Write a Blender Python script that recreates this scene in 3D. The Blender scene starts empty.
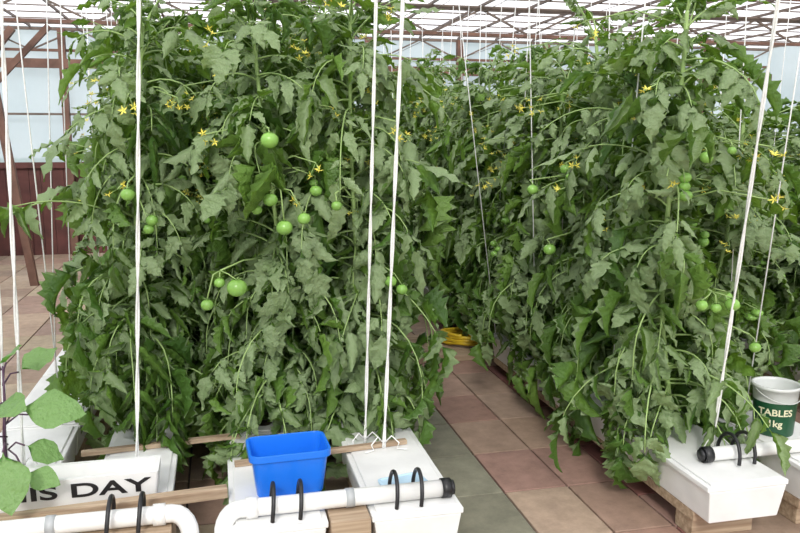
import bpy, math, random
import numpy as np
from mathutils import Vector, Matrix
R=random.Random(7)
scene=bpy.context.scene
try:
    scene.view_settings.view_transform='Standard'
except Exception as e: print(e)

# ---------------------------------------------------------------- materials
def new_mat(name):
    m=bpy.data.materials.new(name); m.use_nodes=True
    nt=m.node_tree; b=nt.nodes.get('Principled BSDF')
    return m,nt,b
def simple(name,c,rough=.5,var=.15,scale=12,metal=0,bump=0.0,spec=.5,sss=0):
    m,nt,b=new_mat(name)
    tc=nt.nodes.new('ShaderNodeTexCoord'); no=nt.nodes.new('ShaderNodeTexNoise')
    no.inputs['Scale'].default_value=scale; no.inputs['Detail'].default_value=5
    nt.links.new(tc.outputs['Object'],no.inputs['Vector'])
    cr=nt.nodes.new('ShaderNodeValToRGB')
    cr.color_ramp.elements[0].position=.3; cr.color_ramp.elements[1].position=.7
    cr.color_ramp.elements[0].color=(*[x*(1-var) for x in c],1)
    cr.color_ramp.elements[1].color=(*[min(1,x*(1+var)) for x in c],1)
    nt.links.new(no.outputs['Fac'],cr.inputs['Fac']); nt.links.new(cr.outputs['Color'],b.inputs['Base Color'])
    b.inputs['Roughness'].default_value=rough; b.inputs['Metallic'].default_value=metal
    b.inputs['Specular IOR Level'].default_value=spec
    if bump:
        bp=nt.nodes.new('ShaderNodeBump'); bp.inputs['Strength'].default_value=bump; bp.inputs['Distance'].default_value=.01
        nt.links.new(no.outputs['Fac'],bp.inputs['Height']); nt.links.new(bp.outputs['Normal'],b.inputs['Normal'])
    return m
def wood(name,c1,c2,axis=0):
    m,nt,b=new_mat(name)
    tc=nt.nodes.new('ShaderNodeTexCoord'); mp=nt.nodes.new('ShaderNodeMapping')
    sc=[60,60,60]; sc[axis]=3; mp.inputs['Scale'].default_value=sc
    no=nt.nodes.new('ShaderNodeTexNoise'); no.inputs['Scale'].default_value=1; no.inputs['Detail'].default_value=6
    cr=nt.nodes.new('ShaderNodeValToRGB'); cr.color_ramp.elements[0].position=.3; cr.color_ramp.elements[1].position=.7
    cr.color_ramp.elements[0].color=(*c1,1); cr.color_ramp.elements[1].color=(*c2,1)
    nt.links.new(tc.outputs['Object'],mp.inputs[0]); nt.links.new(mp.outputs[0],no.inputs['Vector'])
    nt.links.new(no.outputs['Fac'],cr.inputs[0]); nt.links.new(cr.outputs[0],b.inputs['Base Color'])
    b.inputs['Roughness'].default_value=.75
    return m
def leafmat(name,dark,light,under,transl=.22):
    m,nt,b=new_mat(name); N=nt.nodes; L=nt.links
    at=N.new('ShaderNodeAttribute'); at.attribute_name='lc'
    sep=N.new('ShaderNodeSeparateColor'); L.new(at.outputs['Color'],sep.inputs[0])
    mx=N.new('ShaderNodeMix'); mx.data_type='RGBA'
    mx.inputs['A'].default_value=(*dark,1); mx.inputs['B'].default_value=(*light,1)
    L.new(sep.outputs[0],mx.inputs['Factor'])
    m2=N.new('ShaderNodeMix'); m2.data_type='RGBA'; m2.inputs['B'].default_value=(*[min(1,x*1.7) for x in light],1)
    ml=N.new('ShaderNodeMath'); ml.operation='MULTIPLY'; ml.inputs[1].default_value=.45
    L.new(sep.outputs[1],ml.inputs[0]); L.new(ml.outputs[0],m2.inputs['Factor']); L.new(mx.outputs['Result'],m2.inputs['A'])
    geo=N.new('ShaderNodeNewGeometry'); m3=N.new('ShaderNodeMix'); m3.data_type='RGBA'
    L.new(geo.outputs['Backfacing'],m3.inputs['Factor']); L.new(m2.outputs['Result'],m3.inputs['A']); m3.inputs['B'].default_value=(*under,1)
    L.new(m3.outputs['Result'],b.inputs['Base Color'])
    b.inputs['Roughness'].default_value=.42; b.inputs['Specular IOR Level'].default_value=.4
    tr=N.new('ShaderNodeBsdfTranslucent'); tr.inputs['Color'].default_value=(light[0]*1.7,light[1]*1.7,light[2]*.7,1)
    ms=N.new('ShaderNodeMixShader'); ms.inputs[0].default_value=transl
    L.new(b.outputs[0],ms.inputs[1]); L.new(tr.outputs[0],ms.inputs[2])
    L.new(ms.outputs[0],N['Material Output'].inputs['Surface'])
    tc=N.new('ShaderNodeTexCoord'); no=N.new('ShaderNodeTexNoise'); no.inputs['Scale'].default_value=60; no.inputs['Detail'].default_value=3
    L.new(tc.outputs['Object'],no.inputs['Vector'])
    bp=N.new('ShaderNodeBump'); bp.inputs['Strength'].default_value=.8; bp.inputs['Distance'].default_value=.012
    L.new(no.outputs['Fac'],bp.inputs['Height']); L.new(bp.outputs['Normal'],b.inputs['Normal'])
    return m
def glazing(name,col,transp,tint=(1,1,1)):
    m,nt,b=new_mat(name); N=nt.nodes; L=nt.links
    N.remove(b)
    tl=N.new('ShaderNodeBsdfTranslucent'); tl.inputs[0].default_value=(*col,1)
    df=N.new('ShaderNodeBsdfDiffuse'); df.inputs[0].default_value=(*col,1)
    a=N.new('ShaderNodeMixShader'); a.inputs[0].default_value=.25; L.new(tl.outputs[0],a.inputs[1]); L.new(df.outputs[0],a.inputs[2])
    tp=N.new('ShaderNodeBsdfTransparent'); tp.inputs[0].default_value=(*tint,1)
    no=N.new('ShaderNodeTexNoise'); no.inputs['Scale'].default_value=1.3; no.inputs['Detail'].default_value=4; tc=N.new('ShaderNodeTexCoord'); L.new(tc.outputs['Object'],no.inputs['Vector'])
    mr=N.new('ShaderNodeMapRange'); mr.inputs['To Min'].default_value=transp-.2; mr.inputs['To Max'].default_value=transp+.2
    L.new(no.outputs['Fac'],mr.inputs[0])
    c=N.new('ShaderNodeMixShader'); L.new(mr.outputs[0],c.inputs[0]); L.new(a.outputs[0],c.inputs[1]); L.new(tp.outputs[0],c.inputs[2])
    L.new(c.outputs[0],N['Material Output'].inputs['Surface'])
    return m

M_leaf=leafmat('tomato_leaf',(.036,.098,.016),(.155,.275,.050),(.25,.34,.165))
M_egg=leafmat('aubergine_leaf',(.05,.18,.025),(.12,.32,.05),(.2,.34,.12))
M_stem=simple('tomato_stem',(.32,.46,.16),.55)
M_purple=simple('aubergine_stem',(.10,.05,.09),.5)
M_petal=simple('flower_petal',(.92,.82,.14),.6,.1)
M_tom=simple('green_tomato',(.23,.44,.09),.2,.2,14)
M_poly=simple('white_polystyrene',(.80,.80,.79),.6,.06,9,bump=.1)
M_pvc=simple('white_pvc',(.82,.82,.80),.3,.05,5)
M_black=simple('black_plastic',(.015,.015,.017),.4)
M_dark=simple('dark_soil',(.05,.035,.025),.9,.3,40,bump=.5)
M_blue=simple('blue_plastic',(.012,.17,.75),.28,.08,4)
M_pale=simple('pale_blue_plastic',(.45,.62,.75),.4,.1,8)
M_twine=simple('white_twine',(.85,.85,.83),.8,.08,80)
M_wood=wood('timber',(.28,.19,.12),(.52,.40,.28),0)
M_steel=simple('brown_steel',(.15,.11,.09),.6,.3,6)
M_frame=simple('redbrown_frame',(.17,.085,.06),.65,.3,6)
M_red=simple('red_boarding',(.11,.035,.03),.7,.3,5)
M_green=simple('dark_green_label',(.01,.075,.03),.4,.15,6)
M_cream=simple('cream_text',(.75,.72,.5),.5,.05)
M_clear=simple('cloudy_plastic',(.62,.64,.62),.25,.1,6)
M_yellow=simple('yellow_hose',(.75,.52,.03),.4,.1)
M_soilg=simple('grout',(.10,.075,.065),.95,.3,15)
M_grass=simple('grass',(.10,.16,.05),.95,.3,3)
M_grey=simple('grey_clip',(.4,.42,.43),.4,.1)
M_wall=glazing('wall_polythene',(.70,.78,.84),.35)
M_roof=glazing('roof_polythene',(.88,.88,.92),.70)
M_slab,nt,b=new_mat('paving_slab')
a=nt.nodes.new('ShaderNodeAttribute'); a.attribute_name='lc'
tc=nt.nodes.new('ShaderNodeTexCoord'); n1=nt.nodes.new('ShaderNodeTexNoise'); n1.inputs['Scale'].default_value=9; n1.inputs['Detail'].default_value=10; n1.inputs['Roughness'].default_value=.75
nt.links.new(tc.outputs['Object'],n1.inputs['Vector'])
mr=nt.nodes.new('ShaderNodeMapRange'); mr.inputs['From Min'].default_value=.25; mr.inputs['From Max'].default_value=.75; mr.inputs['To Min'].default_value=.66; mr.inputs['To Max'].default_value=1.3
nt.links.new(n1.outputs['Fac'],mr.inputs[0])
vm=nt.nodes.new('ShaderNodeVectorMath'); vm.operation='SCALE'
nt.links.new(a.outputs['Color'],vm.inputs[0]); nt.links.new(mr.outputs[0],vm.inputs['Scale']); nt.links.new(vm.outputs[0],b.inputs['Base Color'])
b.inputs['Roughness'].default_value=.7
bp=nt.nodes.new('ShaderNodeBump'); bp.inputs['Strength'].default_value=.4; bp.inputs['Distance'].default_value=.006
nt.links.new(n1.outputs['Fac'],bp.inputs['Height']); nt.links.new(bp.outputs['Normal'],b.inputs['Normal'])

# ---------------------------------------------------------------- mesh builder
class MB:
    def __init__(s): s.v=[]; s.f=[]; s.m=[]; s.c=[]; s.mats=[]; s.sm=[]
    def mi(s,mat):
        if mat not in s.mats: s.mats.append(mat)
        return s.mats.index(mat)
    def add(s,vs,fs,mat,col=(.5,0,0),smooth=False,cols=None):
        o=len(s.v); s.v.extend([tuple(p) for p in vs]); k=s.mi(mat)
        s.c.extend(cols if cols is not None else [col]*len(vs))
        for f in fs: s.f.append(tuple(i+o for i in f)); s.m.append(k); s.sm.append(smooth)
    def box(s,x0,x1,y0,y1,z0,z1,mat,col=(.5,0,0),M=None,taper=0):
        vs=[(x0+taper,y0+taper,z0),(x1-taper,y0+taper,z0),(x1-taper,y1-taper,z0),(x0+taper,y1-taper,z0),(x0,y0,z1),(x1,y0,z1),(x1,y1,z1),(x0,y1,z1)]
        if M is not None: vs=[M@Vector(p) for p in vs]
        s.add(vs,[(3,2,1,0),(4,5,6,7),(0,1,5,4),(1,2,6,5),(2,3,7,6),(3,0,4,7)],mat,col)
    def beam(s,a,b,w,h,mat):
        a=Vector(a); b=Vector(b); d=(b-a); L=d.length; d.normalize()
        up=Vector((0,0,1)) if abs(d.z)<.95 else Vector((0,1,0))
        sx=d.cross(up).normalized(); u=sx.cross(d)
        vs=[]
        for p in (a,b):
            for i,j in ((-1,-1),(1,-1),(1,1),(-1,1)): vs.append(p+sx*i*w/2+u*j*h/2)
        s.add(vs,[(3,2,1,0),(4,5,6,7),(0,1,5,4),(1,2,6,5),(2,3,7,6),(3,0,4,7)],mat)
    def tube(s,pts,r,mat,n=8,cap=True,col=(.5,0,0)):
        pts=[Vector(p) for p in pts]; rs=r if isinstance(r,(list,tuple)) else [r]*len(pts)
        vs=[];prev=None
        for i,p in enumerate(pts):
            t=(pts[min(i+1,len(pts)-1)]-pts[max(i-1,0)])
            if t.length<1e-9: t=Vector((0,0,1))
            t.normalize()
            if prev is None:
                u=Vector((0,0,1)) if abs(t.z)<.9 else Vector((1,0,0))
                a=t.cross(u).normalized()
            else: a=(prev-t*prev.dot(t)); a=a.normalized() if a.length>1e-6 else t.orthogonal().normalized()
            prev=a; b=t.cross(a)
            for k in range(n):
                th=2*math.pi*k/n; vs.append(p+(a*math.cos(th)+b*math.sin(th))*rs[i])
        fs=[]
        for i in range(len(pts)-1):
            for k in range(n): fs.append((i*n+k,i*n+(k+1)%n,(i+1)*n+(k+1)%n,(i+1)*n+k))
        if cap: fs.append(tuple(range(n-1,-1,-1))); fs.append(tuple((len(pts)-1)*n+k for k in range(n)))
        s.add(vs,fs,mat,col,True)
    def lathe(s,prof,c,mat,n=28):
        vs=[];fs=[]
        for r,z in prof:
            for k in range(n): vs.append((c[0]+r*math.cos(2*math.pi*k/n),c[1]+r*math.sin(2*math.pi*k/n),c[2]+z))
        for i in range(len(prof)-1):
            for k in range(n): fs.append((i*n+k,i*n+(k+1)%n,(i+1)*n+(k+1)%n,(i+1)*n+k))
        s.add(vs,fs,mat,smooth=True)
    def rrect(s,secs,c,mat,rot=0,capend=True):
        vs=[];fs=[];q=6
        n=4*q
        for z,hx,hy,r in secs:
            for ci,(sx,sy) in enumerate(((1,1),(-1,1),(-1,-1),(1,-1))):
                for k in range(q):
                    th=math.pi/2*(ci+k/(q-1)); x=sx*(hx-r)+r*math.cos(th); y=sy*(hy-r)+r*math.sin(th)
                    vs.append((c[0]+x*math.cos(rot)-y*math.sin(rot),c[1]+x*math.sin(rot)+y*math.cos(rot),c[2]+z))
        for i in range(len(secs)-1):
            for k in range(n): fs.append((i*n+k,i*n+(k+1)%n,(i+1)*n+(k+1)%n,(i+1)*n+k))
        fs.append(tuple(range(n-1,-1,-1)))
        if capend: fs.append(tuple((len(secs)-1)*n+k for k in range(n)))
        s.add(vs,fs,mat,smooth=False)
    def ball(s,c,r,mat,sq=.88,n=15,m=9):
        vs=[];fs=[]
        for i in range(m+1):
            ph=math.pi*i/m
            for k in range(n):
                th=2*math.pi*k/n; rr=r*math.sin(ph)*(1+.045*math.cos(5*th)*(1 if ph<1.6 else .3))
                dz=math.cos(ph)*r*sq
                if i==0: dz-=r*.1
                vs.append((c[0]+rr*math.cos(th),c[1]+rr*math.sin(th),c[2]+dz))
        for i in range(m):
            for k in range(n): fs.append((i*n+k,(i+1)*n+k,(i+1)*n+(k+1)%n,i*n+(k+1)%n))
        s.add(vs,fs,mat,smooth=True)
    def mesh(s,name):
        me=bpy.data.meshes.new(name); me.from_pydata(s.v,[],s.f)
        for m in s.mats: me.materials.append(m)
        me.polygons.foreach_set('material_index',s.m); me.polygons.foreach_set('use_smooth',s.sm)
        ca=me.color_attributes.new('lc','FLOAT_COLOR','POINT')
        arr=np.ones((len(s.v),4),dtype=np.float32); arr[:,:3]=np.array(s.c,dtype=np.float32)
        ca.data.foreach_set('color',arr.ravel()); me.update(); return me
    def obj(s,name,bevel=0,parent=None,loc=None):
        o=bpy.data.objects.new(name,s.mesh(name)); scene.collection.objects.link(o)
        if loc: o.location=loc
        if bevel:
            b=o.modifiers.new('bevel','BEVEL'); b.width=bevel; b.segments=2; b.limit_method='ANGLE'
        if parent:
            o.parent=parent; bpy.context.view_layer.update(); o.matrix_parent_inverse=parent.matrix_world.inverted()
        return o

# ---------------------------------------------------------------- leaves
TS=np.array([0,.07,.17,.25,.35,.43,.53,.61,.72,.85,1]); WS=np.array([.06,.55,1.0,.72,1.0,.66,.85,.52,.54,.24,0])
XS=np.array([-1,-.55,0,.55,1.0])
def leaflet(mb,o,d,n,L,W,col,bend,fold,roll,mat=M_leaf,TS=TS,WS=WS,twist=0.,side=0.,ruf=0.,ph=0.):
    d=d/np.linalg.norm(d); n=n-d*np.dot(n,d); n/= (np.linalg.norm(n)+1e-9); sd=np.cross(d,n)
    nx=len(XS); vs=[];cols=[]
    p=np.array(o,float); pt=0
    for i,t in enumerate(TS):
        dl=(t-pt)*L; pt=t; ang=bend*t; sa=side*t; tw=twist*t
        d1=d*math.cos(sa)+sd*math.sin(sa); s1=sd*math.cos(sa)-d*math.sin(sa)
        dd=d1*math.cos(ang)-n*math.sin(ang); nn=n*math.cos(ang)+d1*math.sin(ang)
        s2=s1*math.cos(tw)+nn*math.sin(tw); n2=nn*math.cos(tw)-s1*math.sin(tw)
        p=p+dd*dl; w=W*WS[i]
        for x in XS:
            ax=abs(x); a2=roll*ax*ax
            off=s2*(x*w*math.cos(a2*.9))+n2*(w*(fold*ax-roll*.8*ax*ax)+W*ruf*ax*math.sin(i*1.9+ph+(2 if x>0 else 0)))
            tip=dd*(ax*.16*L*(1-t))
            vs.append(p+off+tip); cols.append((col,1.0 if ax<.1 else 0.0,0))
    fs=[]
    for i in range(len(TS)-1):
        for k in range(nx-1): fs.append(((i+1)*nx+k,(i+1)*nx+k+1,i*nx+k+1,i*nx+k))
    mb.add(vs,fs,mat,cols=cols,smooth=True)

def flower(mb,c,rg,s=1):
    az0=rg.random()*6
    ax=np.array([rg.uniform(-.5,.5),rg.uniform(-.5,.5),rg.uniform(-1,.2)]); ax/=np.linalg.norm(ax)
    u=np.cross(ax,[.3,.2,1]); u/=np.linalg.norm(u); w=np.cross(ax,u)
    c=np.array(c)
    for k in range(5):
        th=az0+k*2*math.pi/5; r=u*math.cos(th)+w*math.sin(th); q=np.cross(ax,r)
        p0=c; p1=c+(r*.010+q*.0045)*s; p2=c+(r*.010-q*.0045)*s; p3=c+(r*.024-ax*.007)*s
        mb.add([p0,p1,p3,p2],[(0,1,2,3)],M_petal)
    mb.tube([c,c+ax*.012*s],[.004*s,.0015*s],M_petal,5)

def tomato(mb,c,r):
    mb.ball(c,r,M_tom)
    for k in range(5):
        th=k*2*math.pi/5; x,y=math.cos(th),math.sin(th)
        z=c[2]+r*.86
        mb.add([(c[0],c[1],z),(c[0]+x*r*.4-y*r*.1,c[1]+y*r*.4+x*r*.1,z+.003),(c[0]+x*r*.85,c[1]+y*r*.85,z-r*.1+.008),(c[0]+x*r*.4+y*r*.1,c[1]+y*r*.4-x*r*.1,z+.003)],[(0,1,2,3)],M_stem)

def tomato_plant_mesh(seed,H,nleaf,name):
    rg=random.Random(seed); mb=MB()
    ph=rg.random()*6
    def sp(z):
        return np.array([.04*math.sin(z*2.2+ph)*min(1,z*2),.04*math.cos(z*1.7+ph)*min(1,z*2),z])
    mb.tube([sp(H*i/14) for i in range(15)],[.012-.004*i/14 for i in range(15)],M_stem,7)
    az=rg.random()*6
    up=np.array([0,0,1.])
    NL=16
    for k in range(nleaf+NL):
        hang=k>=nleaf
        f=k/(nleaf-1) if not hang else rg.uniform(.03,.34)
        h=.10+(H-.10)*f**.97; az+=2.399+rg.uniform(-.8,.8)
        top=max(0,(f-.75)/.25); low=max(0,1-f/.45)
        Lr=rg.uniform(.22,.42)*(1-.4*top)
        if rg.random()<.16: Lr*=1.4
        el=rg.uniform(-.2,1.0)+.6*top-.35*low; droop=rg.uniform(.7,2.2)*(1-.45*top)+.35*low
        if hang: Lr=rg.uniform(.42,.62); el=rg.uniform(.1,.5); droop=2.0
        r_=np.array([math.cos(az),math.sin(az),0]); tg=np.array([-math.sin(az),math.cos(az),0]); tw=rg.uniform(-.8,.8)
        p=sp(h); pts=[p]; ds=[]
        ns=8
        for j in range(ns):
            e=max(-1.5,el-droop*(j/(ns-1)))
            dirh=r_*math.cos(tw*j/ns)+tg*math.sin(tw*j/ns)
            d=dirh*math.cos(e)+up*math.sin(e)
            p=p+d*Lr/ns; pts.append(p); ds.append((d,-dirh*math.sin(e)+up*math.cos(e)))
        mb.tube(pts,[.0052-.0004*i for i in range(len(pts))],M_stem,4,cap=False)
        base=rg.random()**1.3*.85; size=rg.uniform(.9,1.5)*(1-.3*top)
        wf=rg.uniform(.22,.33)
        if rg.random()<.28+.5*low: curl=-rg.uniform(.7,1.9); size*=1.12   # margins rolled, pale underside showing
        else: curl=rg.uniform(.1,1.0)
        if rg.random()<.3: wf=rg.uniform(.15,.21); size*=1.15
        for j in (2,3,4,6,7):
            small=j in(3,6)
            if small and rg.random()<.4: continue
            d,nn=ds[j-1]; sd=np.cross(d,nn)
            for sg in (-1,1):
                Ll=size*rg.uniform(.09,.15)*(.5 if small else 1)
                dd=d*rg.uniform(.4,1.3)+sd*sg+np.array([0,0,-1])*rg.uniform(0,1.1)
                n2=nn+np.array([rg.uniform(-.65,.65) for _ in range(3)])
                leaflet(mb,pts[j],dd,n2,Ll,Ll*wf,min(1,base+rg.random()*.3),rg.uniform(-.3,1.7),rg.uniform(-.1,.5),curl+rg.uniform(-.3,.3),twist=rg.uniform(-1.2,1.2),side=rg.uniform(-.7,.7),ruf=rg.uniform(.08,.28),ph=rg.random()*6)
        d,nn=ds[-1]
        leaflet(mb,pts[-1],d+np.array([0,0,-.2]),nn+np.array([rg.uniform(-.4,.4) for _ in range(3)]),size*rg.uniform(.13,.18),size*.155*wf,min(1,base+.2),rg.uniform(.1,1.2),.3,curl,twist=rg.uniform(-1,1),side=rg.uniform(-.4,.4),ruf=.2,ph=rg.random()*6)
    for k in range(11):
        h=H*rg.uniform(.5,1.0); a=rg.random()*6.28; rr=rg.uniform(.26,.41)
        c=sp(h)+np.array([math.cos(a)*rr,math.sin(a)*rr,.03]); mid=(sp(h)+c)/2+np.array([0,0,.05])
        mb.tube([sp(h),mid,c],.0028,M_stem,4)
        for q in range(rg.randint(2,4)):
            cc=c+np.array([rg.uniform(-.045,.045),rg.uniform(-.045,.045),rg.uniform(-.07,.02)])
            mb.tube([c,cc],.0015,M_stem,3); flower(mb,cc,rg,.85)
    for k in range(3):
        h=H*rg.uniform(.3,.75); a=rg.random()*6.28; rr=rg.uniform(.22,.33)
        c=sp(h)+np.array([math.cos(a)*rr,math.sin(a)*rr,-.02])
        mb.tube([sp(h),(sp(h)+c)/2+np.array([0,0,.03]),c],.003,M_stem,4)
        for q in range(rg.randint(1,3)):
            r=rg.uniform(.018,.030); cc=c+np.array([rg.uniform(-.03,.03),rg.uniform(-.03,.03),-.03-.035*q])
            mb.tube([c,cc+np.array([0,0,r*.8])],.002,M_stem,4); tomato(mb,cc,r)
    return mb.mesh(name)
variants=[tomato_plant_mesh(200+i,1.72+.07*(i%4),76,'tomato_plant_%d'%i) for i in range(8)]

TZ=.30  # top of the troughs
plants=[]
def plant(x,y,sc=1.0,zs=1.0):
    o=bpy.data.objects.new('tomato_plant',variants[R.randrange(len(variants))]); scene.collection.objects.link(o)
    o.location=(x+R.uniform(-.04,.04),y+R.uniform(-.05,.05),TZ-.004); o.rotation_euler=(R.uniform(-.04,.04),R.uniform(-.04,.04),R.random()*6.28)
    o.scale=(sc*R.uniform(.92,1.12),)*2+(sc*zs*R.uniform(.93,1.08),); plants.append(o); return o
def row(x,y0,y1,step=.42,sc=1.0,zs=1.0):
    y=y0
    while y<y1: plant(x,y,sc,zs); y+=step
row(.58,3.52,9.6); row(.18,3.42,9.6); row(-.34,3.62,9.6,.42,1.08,.93)
row(1.98,3.06,9.6); plant(2.48,3.50,1,.80); plant(2.5,3.9,1,.84); row(2.45,4.3,9.6,.42,1,.92)
row(3.5,3.6,9.6,.5,1,.74); row(4.0,3.6,9.6,.5,1,.74)

def truss(stem,fruit,parent):
    mb=MB(); f0=fruit[0][0]; top=Vector((sum(f[0][0] for f in fruit)/len(fruit),f0[1]+.04,max(f[0][2] for f in fruit)+.045))
    s=Vector((stem[0],stem[1],top.z+.0)); mb.tube([s,(s+top)/2+Vector((0,0,.015)),top],.0035,M_stem,6)
    for c,r in fruit:
        mb.tube([top,((top.x+c[0])/2,c[1]+.01,top.z-.01),(c[0],c[1],c[2]+r*.8)],.0028,M_stem,5); tomato(mb,c,r)
    mb.obj('green_tomatoes',parent=parent)
def near(x,y): return min(plants,key=lambda o:(o.location.x-x)**2+(o.location.y-y)**2)
P0=near(.18,3.42);P1=near(.58,3.52);P2=near(-.34,3.6);P3=near(1.98,3.06);P4=near(1.98,3.9)
Y=3.06
truss((.18,3.4),[((.193,Y,1.60),.035)],P0)
truss((.18,3.4),[((.242,Y,1.262),.033),((.318,Y-.01,1.297),.026),((.190,Y,1.372),.029),((.138,Y+.02,1.333),.022)],P0)
truss((.18,3.4),[((.052,Y,1.031),.040),((-.063,Y,.968),.025),((-.013,Y+.02,1.05),.022)],P0)
truss((.58,3.5),[((.452,Y+.02,1.342),.022)],P1)
truss((-.34,3.6),[((-.349,3.20,1.391),.027)],P2)
Y=2.70
truss((1.98,3.02),[((1.84,Y,1.535),.026)],P3); truss((1.98,3.02),[((1.95,Y,1.56),.018)],P3)
truss((1.98,3.02),[((2.0,Y,.945),.030),((1.86,Y,.95),.024),((1.925,Y,.935),.022)],P3)
truss((2.1,3.1),[((2.12,Y,.76),.024)],P3)
truss((1.98,3.9),[((1.60,3.60,1.06),.032)],P4); truss((1.98,3.9),[((1.50,3.60,1.36),.028)],P4)

# ---------------------------------------------------------------- troughs (closed white lids)
def trough(x0,x1,y0,y1,blocks=True):
    mb=MB(); n=max(1,round((y1-y0)/.9)); L=(y1-y0)/n
    for i in range(n):
        a=y0+i*L; b=a+L-.02
        mb.box(x0,x1,a,b,.135,TZ-.03,M_poly,taper=.018)
        mb.box(x0-.008,x1+.008,a,b,TZ-.0299,TZ-.008,M_poly)
        mb.box(x0+.012,x1-.012,a+.012,b-.012,TZ-.008,TZ,M_poly)
    k=y0+1.0
    while k<y1-.1:
        cx=(x0+x1)/2; mb.lathe([(0,.001),(.028,.001),(.036,.004),(.04,.001)],(cx,k,TZ),M_dark,14); k+=.42
    o=mb.obj('grow_trough',.006)
    w=MB()
    w.box(x0+.02,x0+.065,y0+.12,y1-.02,.09,.1345,M_wood); w.box(x1-.065,x1-.02,y0+.12,y1-.02,.09,.1345,M_wood)
    y=y0+.14
    while y<y1:
        w.box(x0+.03,x1-.03,y,y+.12,.012,.09,M_wood); y+=1.18
    w.obj('timber_bearer',.004)
    return o
trough(.49,.81,2.52,9.7); trough(0.0,.32,2.52,9.7); trough(-.50,-.22,2.86,9.7); trough(-1.0,-.68,2.86,9.7)
trough(1.78,2.12,2.46,4.95); trough(1.78,2.12,6.3,9.7); trough(2.27,2.6,2.46,9.7)
trough(3.33,3.66,2.5,9.7); trough(3.83,4.16,2.5,9.7)

# ---------------------------------------------------------------- floor
mb=MB(); mb.box(-6,9.5,-2.5,11.9,-.06,.0,M_soilg)
def jit(c,j=.12):
    k=1+R.uniform(-j,j); return tuple(x*k*(1+R.uniform(-.04,.04)) for x in c)
green=(.23,.23,.16); tan=(.36,.25,.185); pink=(.34,.205,.16); redc=(.27,.115,.10); bei=(.42,.32,.235)
g=.005
def slabs(x0,x1,dy,cols,yoff=0,y0=-2.4,y1=11.8):
    y=y0+yoff
    while y<y1:
        c=jit(R.choice(cols)); mb.box(x0+g,x1-g,y+g,y+dy-g,-.01,.012,M_slab,c); y+=dy
slabs(.26,.74,.45,[green,bei],.16); slabs(.74,1.22,.45,[green,green,green,(.25,.23,.17)],.16)
slabs(1.22,1.53,.45,[tan,pink,tan,bei],.16); slabs(1.53,1.80,.45,[tan,pink],.16); slabs(1.80,1.95,.30,[redc,redc,pink],.3)
x=1.95
while x<9.2: slabs(x,x+.45,.45,[tan,bei,pink],.16); x+=.45
x=.26
while x>-5.5: slabs(x-.45,x,.45,[bei,tan,bei,tan],.16); x-=.45
mb.obj('floor',.003)
mb=MB(); mb.box(-60,60,-40,80,-.2,-.07,M_grass); mb.obj('ground')

# ---------------------------------------------------------------- building
YE=11.7; XL=-3.6; XR=9.0; ZR=3.12
def wall_panel(name,fn):
    mb=MB(); fn(mb); return mb.obj(name)
def back(mb):
    mb.box(XL,XR,YE,YE+.03,1.25,ZR,M_wall)
    x=XL
    while x<XR: mb.box(x,x+.145,YE-.02,YE+.03,.0,1.25,M_red); x+=.15
    mb.box(XL,XR,YE-.06,YE-.02,1.22,1.30,M_red)
wall_panel('wall_back',back)
def side(x,s):
    def f(mb):
        mb.box(x,x+.03,-2.5,YE,.6,ZR,M_wall); mb.box(x,x+.03,-2.5,YE,0,.6,M_red)
    return f
wall_panel('wall_left',side(XL-.03,1)); wall_panel('wall_right',side(XR,1))
mb=MB(); mb.box(XL,XR,-2.5,YE,ZR+.03,ZR+.04,M_roof); mb.obj('ceiling')
mb=MB()
x=XL
while x<=XR: mb.beam((x,-2.4,ZR),(x,YE,ZR),.02,.03,M_steel); x+=.6
y=.3
while y<YE: mb.beam((XL,y,ZR-.02),(XR,y,ZR-.02),.014,.014,M_steel); y+=.5
y=0.45
while y<YE+.1:
    mb.beam((XL,y,ZR-.04),(XR,y,ZR-.04),.04,.04,M_steel); mb.beam((XL,y,ZR-.32),(XR,y,ZR-.32),.035,.035,M_frame)
    x=XL; k=0
    while x<XR-.5:
        z0,z1=(ZR-.32,ZR-.04) if k%2==0 else (ZR-.04,ZR-.32)
        mb.beam((x,y,z0),(x+.6,y,z1),.022,.022,M_steel); x+=.6; k+=1
    y+=2.8
for x in (-3.4,-2.0,-.6,.8,2.2,3.6,5.0,6.4,7.8): mb.beam((x,YE-.1,0),(x,YE-.1,ZR-.04),.09,.09,M_frame)
mb.beam((XL,YE-.12,2.62),(XR,YE-.12,2.62),.06,.12,M_frame)
mb.beam((XL,YE-.1,1.95),(XR,YE-.1,1.95),.03,.03,M_steel)
mb.beam((-3.4,YE-.1,2.1),(-2.6,YE-.1,ZR-.05),.09,.09,M_frame)
mb.beam((7.8,YE-.1,2.0),(6.9,YE-.1,ZR-.05),.09,.09,M_frame)
for y in (3.25,6.05,8.85):
    for x in (XL+.06,XR-.06): mb.beam((x,y,0),(x,y,ZR),.07,.07,M_frame)
mb.beam((-2.03,9.2,0),(-2.36,9.2,2.8),.08,.08,M_frame)
mb.beam((-2.36,9.2,2.1),(-1.7,9.2,2.8),.06,.06,M_frame)
mb.obj('roof_truss_frame')

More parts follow.
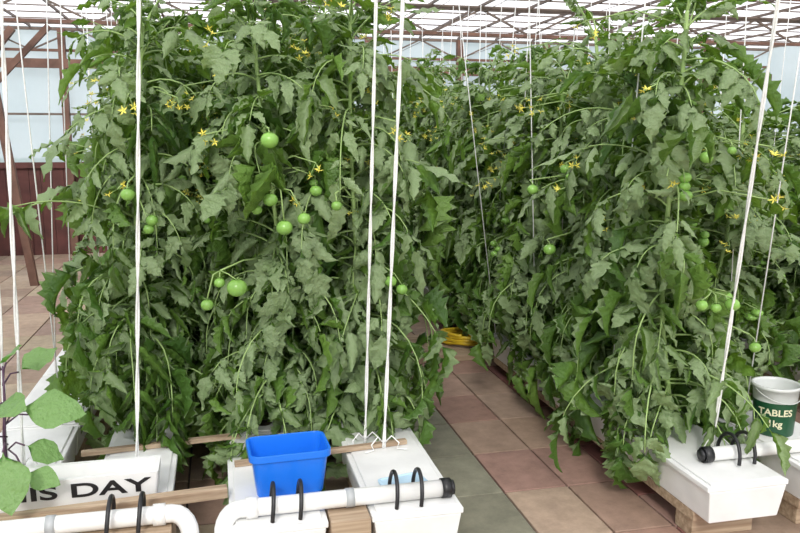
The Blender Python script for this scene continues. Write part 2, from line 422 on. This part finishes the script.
# ---------------------------------------------------------------- strings
def string(pts,r=.0045,double=True):
    mb=MB(); a,b=Vector(pts[0]),Vector(pts[1]); n=90 if double else 2
    if double:
        for ph in (0,math.pi):
            P=[]
            for i in range(n+1):
                t=i/n; p=a.lerp(b,t); th=t*26+ph; P.append(p+Vector((math.cos(th),math.sin(th),0))*r*.95)
            mb.tube(P,r,M_twine,6)
        for sx in (-1,1):
            mb.tube([a+Vector((sx*.0,0,.02)),a+Vector((sx*.03,-.02,.06)),a+Vector((sx*.06,-.03,.03)),a+Vector((sx*.05,-.03,.006)),a+Vector((sx*.09,-.05,.006))],r*.7,M_twine,5)
    else: mb.tube([a,b],r,M_twine,5)
    return mb.obj('support_string')
ZT=ZR-.34
def ext(xb,y,xt): return [(xb,y,TZ+.002),(xt,y,ZT)]
string(ext(-.36,3.1,-.225)); string(ext(.574,3.16,.652),.004); string(ext(.645,3.10,.755)); string([(2.0,2.77,TZ+.002),(1.95,2.42,ZT)],.0042)
string(ext(-.80,3.2,-.73),.0045); string(ext(-.86,3.2,-.78),.004)
mb=MB()
for x0,ys in ((-.36,4),(-.84,3.7),(.18,3.8),(.64,4.0),(1.98,3.7),(2.45,3.4),(3.5,3.4)):
    y=ys
    while y<9.6:
        mb.tube([(x0+R.uniform(-.1,.1),y,TZ+.002),(x0+R.uniform(-.12,.12),y+R.uniform(-.1,.1),ZT)],.0032,M_twine,4); y+=.55
    mb.tube([(x0,.5,ZT),(x0,YE-.1,ZT)],.003,M_steel,4)
for a,b in (((1.80,3.3,TZ+.002),(1.86,3.2,ZT)),((1.80,4.2,TZ+.002),(1.68,4.2,ZT)),((1.80,4.9,TZ+.002),(1.5,5.0,ZT)),((2.42,3.12,TZ+.002),(2.62,3.1,ZT))):
    mb.tube([a,b],.0034,M_twine,5)
mb.obj('trellis_strings')

# ---------------------------------------------------------------- pipes
def hoop(mb,x,y,z,r=.0075):
    P=[(x,y+.075,TZ+.006),(x+.004,y+.072,z+.02),(x+.006,y+.045,z+.06),(x+.006,y,z+.078),(x+.004,y-.045,z+.06),(x,y-.07,z+.015),(x-.004,y-.075,z-.025)]
    Q=[]
    for i in range(len(P)-1):
        for t in np.linspace(0,1,5)[:-1]:
            p0=np.array(P[max(i-1,0)]);p1=np.array(P[i]);p2=np.array(P[i+1]);p3=np.array(P[min(i+2,len(P)-1)])
            Q.append(.5*((2*p1)+(-p0+p2)*t+(2*p0-5*p1+4*p2-p3)*t*t+(-p0+3*p1-3*p2+p3)*t**3))
    Q.append(np.array(P[-1])); mb.tube(Q,r,M_black,8)
def pipe(x0,x1,y,z,hoops,elbow=None,cap=None,r=.034):
    mb=MB()
    P=[(x0,y,z),(x1,y,z)]
    if elbow=='L':
        P=[(x0,y-.03,.02),(x0,y-.03,z-.07)]+[(x0+.06-.06*math.cos(a),y-.03+.03*math.sin(a),z-.07+.07*math.sin(a)) for a in np.linspace(0.2,math.pi/2,6)]+[(x1,y,z)]
    if elbow=='R':
        P=[(x0,y,z)]+[(x1-.06+.06*math.sin(a),y-.03*(1-math.cos(a)),z-.07+.07*math.cos(a)) for a in np.linspace(0,math.pi/2,6)]+[(x1,y-.03,.02)]
    mb.tube(P,r,M_pvc,18)
    if elbow=='L': mb.tube([(x0+.08,y,z),(x0+.12,y,z)],r+.006,M_pvc,18)
    if elbow=='R': mb.tube([(x1-.12,y,z),(x1-.08,y,z)],r+.006,M_pvc,18)
    if cap:
        cx,sg=cap
        mb.tube([(cx-sg*.035,y,z),(cx,y,z)],r+.005,M_black,18); mb.tube([(cx,y,z),(cx+sg*.012,y,z)],r-.004,M_black,18)
    for hx in hoops: hoop(mb,hx,y,z)
    return mb
p=pipe(-.03,.78,2.60,TZ+.036,[.14,.235,.575,.665],'L',(.79,1),r=.031)
p.tube([(.40,2.6,TZ+.036),(.43,2.6,TZ+.036)],.034,M_grey,18)
p.obj('drain_pipe')
p=pipe(-1.5,-.14,2.62,TZ+.036,[-.40,-.30,-.86],'R',r=.031); p.tube([(-.6,2.62,TZ+.036),(-.57,2.62,TZ+.036)],.034,M_grey,18); p.obj('drain_pipe')
pipe(1.88,4.3,2.66,TZ+.034,[2.0,2.07,2.46,3.45,3.6],None,(1.88,-1),r=.028).obj('drain_pipe')

mb=MB(); mb.box(.335,.475,2.5,2.72,.012,TZ-.001,M_wood); mb.obj('timber_block',.004)
mb=MB(); mb.box(-1.6,-1.02,2.5,2.8,.012,TZ,M_wood); mb.box(-.5,-.2,2.55,2.8,.012,TZ,M_wood); mb.obj('timber_block',.004)
M=Matrix.Translation((-.56,2.74,TZ+.0205))@Matrix.Rotation(.085,4,'Z')
mb=MB(); mb.box(-.62,.55,-.02,.02,-.02,.02,M_wood,M=M); mb.obj('timber_batten',.003)
mb=MB(); mb.beam((-.6,3.30,TZ+.012),(.05,3.36,TZ+.012),.03,.02,M_wood); mb.obj('timber_batten',.002)
mb=MB(); mb.beam((.02,3.05,TZ+.012),(.75,3.13,TZ+.012),.028,.02,M_wood); mb.obj('timber_batten',.002)

# ---------------------------------------------------------------- lettered polystyrene box
def text_mesh(body,size,ext=.001):
    cu=bpy.data.curves.new('txt','FONT'); cu.body=body; cu.size=size; cu.extrude=ext; cu.offset=size*.02
    o=bpy.data.objects.new('txt',cu); scene.collection.objects.link(o); bpy.context.view_layer.update()
    me=bpy.data.meshes.new_from_object(o.evaluated_get(bpy.context.evaluated_depsgraph_get()))
    bpy.data.objects.remove(o); return me
mb=MB(); mb.rrect([(0,.335,.07,.01),(.105,.345,.08,.01),(.105,.325,.06,.01),(.03,.32,.055,.01)],(-.60,2.90,TZ+.001),M_poly)
bx=mb.obj('polystyrene_box')
me=text_mesh('THIS DAY',.10); me.materials.clear(); me.materials.append(M_black)
wd=max(v.co.x for v in me.vertices)
t=bpy.data.objects.new('lettering',me); scene.collection.objects.link(t); t.parent=bx
t.scale=(.60/wd,.75,1)
t.location=(-.88,2.8245,TZ+.036); t.rotation_euler=(math.pi/2+.095,0,0)

# ---------------------------------------------------------------- blue tub
mb=MB(); mb.rrect([(0,.115,.075,.025),(.012,.122,.08,.03),(.15,.138,.095,.03),(.152,.150,.105,.035),(.178,.150,.105,.035),(.178,.140,.097,.03),(.02,.118,.076,.028)],(.215,2.80,TZ+.001),M_blue,rot=.04)
mb.obj('blue_plastic_tub',.002)
# pale blue tub lid lying on the trough, partly under the pipe
mb=MB(); mb.rrect([(0,.085,.055,.02),(.012,.088,.058,.02),(.014,.082,.052,.02),(.009,.078,.048,.02)],(.645,2.74,TZ+.001),M_pale,rot=.2); mb.obj('plastic_tub_lid')
# ---------------------------------------------------------------- green bucket
mb=MB(); c=(2.40,2.90,TZ+.001)
mb.lathe([(0,0),(.082,0),(.084,.005),(.092,.155)],c,M_green); mb.lathe([(.092,.155),(.096,.21),(.103,.211),(.104,.225),(.096,.226),(.092,.215),(.083,.02),(0,.02)],c,M_clear)
mb.tube([(c[0]+.104*math.cos(a),c[1]+.104*math.sin(a),c[2]+.21-.05*math.sin(-a)) for a in np.linspace(-math.pi,0,16)],.002,M_clear,5)
bk=mb.obj('plastic_bucket')
for body,size,z in (('TABLES',.042,.10),('1kg',.042,.05)):
    me=text_mesh(body,size,.0006); me.materials.clear(); me.materials.append(M_cream)
    xs=[v.co.x for v in me.vertices]; w=max(xs)
    for v in me.vertices:
        rr=.0845+.008*(v.co.y+z)/.155+.002+v.co.z; a=-math.pi/2-.62+(v.co.x-w/2)/.085
        h=v.co.y+z; v.co=(c[0]+rr*math.cos(a),c[1]+rr*math.sin(a),c[2]+h)
    o=bpy.data.objects.new('label_text',me); scene.collection.objects.link(o); o.parent=bk

# ---------------------------------------------------------------- aubergine seedling
TB=np.array([0,.1,.22,.36,.5,.64,.78,.9,1]); WB=np.array([.1,.6,.92,1,.93,.78,.5,.24,0])
mb=MB(); base=np.array([-.83,3.08,TZ]); rg=random.Random(3)
mb.tube([base,base+[.01,-.03,.2],base+[.03,-.06,.36],base+[.03,-.05,.48]],[.008,.007,.005,.003],M_purple,7)
for (tx,ty,tz,L,dx,dy,dz,h) in [(-.72,2.88,.66,.23,1,-.2,.08,.25),(-.745,2.74,.56,.22,.2,-.7,-.6,.17),(-.69,2.78,.46,.13,1,-.5,-.1,.15),
    (-.90,2.95,.70,.19,-.8,-.4,.2,.3),(-.90,2.85,.55,.18,-.8,-.6,-.1,.2),(-.76,3.08,.74,.16,.6,.2,.5,.4),(-.84,3.02,.80,.15,-.3,-.1,.8,.46),
    (-.80,2.95,.66,.17,.4,-.6,.2,.3),(-.72,3.05,.58,.15,.9,.3,.1,.25),(-.92,2.8,.64,.17,-.3,-.8,.1,.3),(-.78,3.0,.80,.15,.2,-.5,.5,.4),(-.74,3.0,.48,.15,.7,-.1,-.2,.15)]:
    s0=base+np.array([.02,-.03,h]); e=np.array([tx,ty,tz]); mb.tube([s0,(s0+e)/2+[0,0,.02],e],.0035,M_purple,5)
    leaflet(mb,e,np.array([dx,dy,dz]),np.array([rg.uniform(-.2,.2),-.6,.8]),L,L*.36,rg.random(),.5,.25,.3,mat=M_egg,TS=TB,WS=WB,ruf=.12,ph=rg.random()*6)
mb.obj('aubergine_plant')

# ---------------------------------------------------------------- yellow hose on boards
mb=MB()
for i in range(4): mb.box(1.30,2.2,5.25+i*.17,5.40+i*.17,.013,.06,M_wood)
mb.obj('timber_boards',.004)
mb=MB(); P=[]
for i in range(120):
    a=i*.30; r=.17+.02*math.sin(i*.9); P.append((1.80+r*math.cos(a),5.55+.8*r*math.sin(a),.08+.014*(a/6.28)+.006*math.sin(i)))
mb.tube(P,.012,M_yellow,6); mb.obj('yellow_hose')

# ---------------------------------------------------------------- world, sun, camera
w=bpy.data.worlds.new('World'); scene.world=w; w.use_nodes=True
bg=w.node_tree.nodes['Background']; bg.inputs[0].default_value=(.97,.97,1,1); bg.inputs[1].default_value=1.6
sl=bpy.data.lights.new('sun','SUN'); sl.energy=4.2; sl.angle=math.radians(12); sl.color=(1,.98,.92)
so=bpy.data.objects.new('sun',sl); scene.collection.objects.link(so); so.rotation_euler=(math.radians(54),0,math.radians(-18))
cam=bpy.data.cameras.new('camera'); cam.sensor_width=36; cam.lens=780*36/800; cam.clip_end=200
co=bpy.data.objects.new('camera',cam); scene.collection.objects.link(co)
co.location=(0,0,1.6); co.rotation_euler=(math.radians(90-9.2),0,math.radians(-13)); scene.camera=co
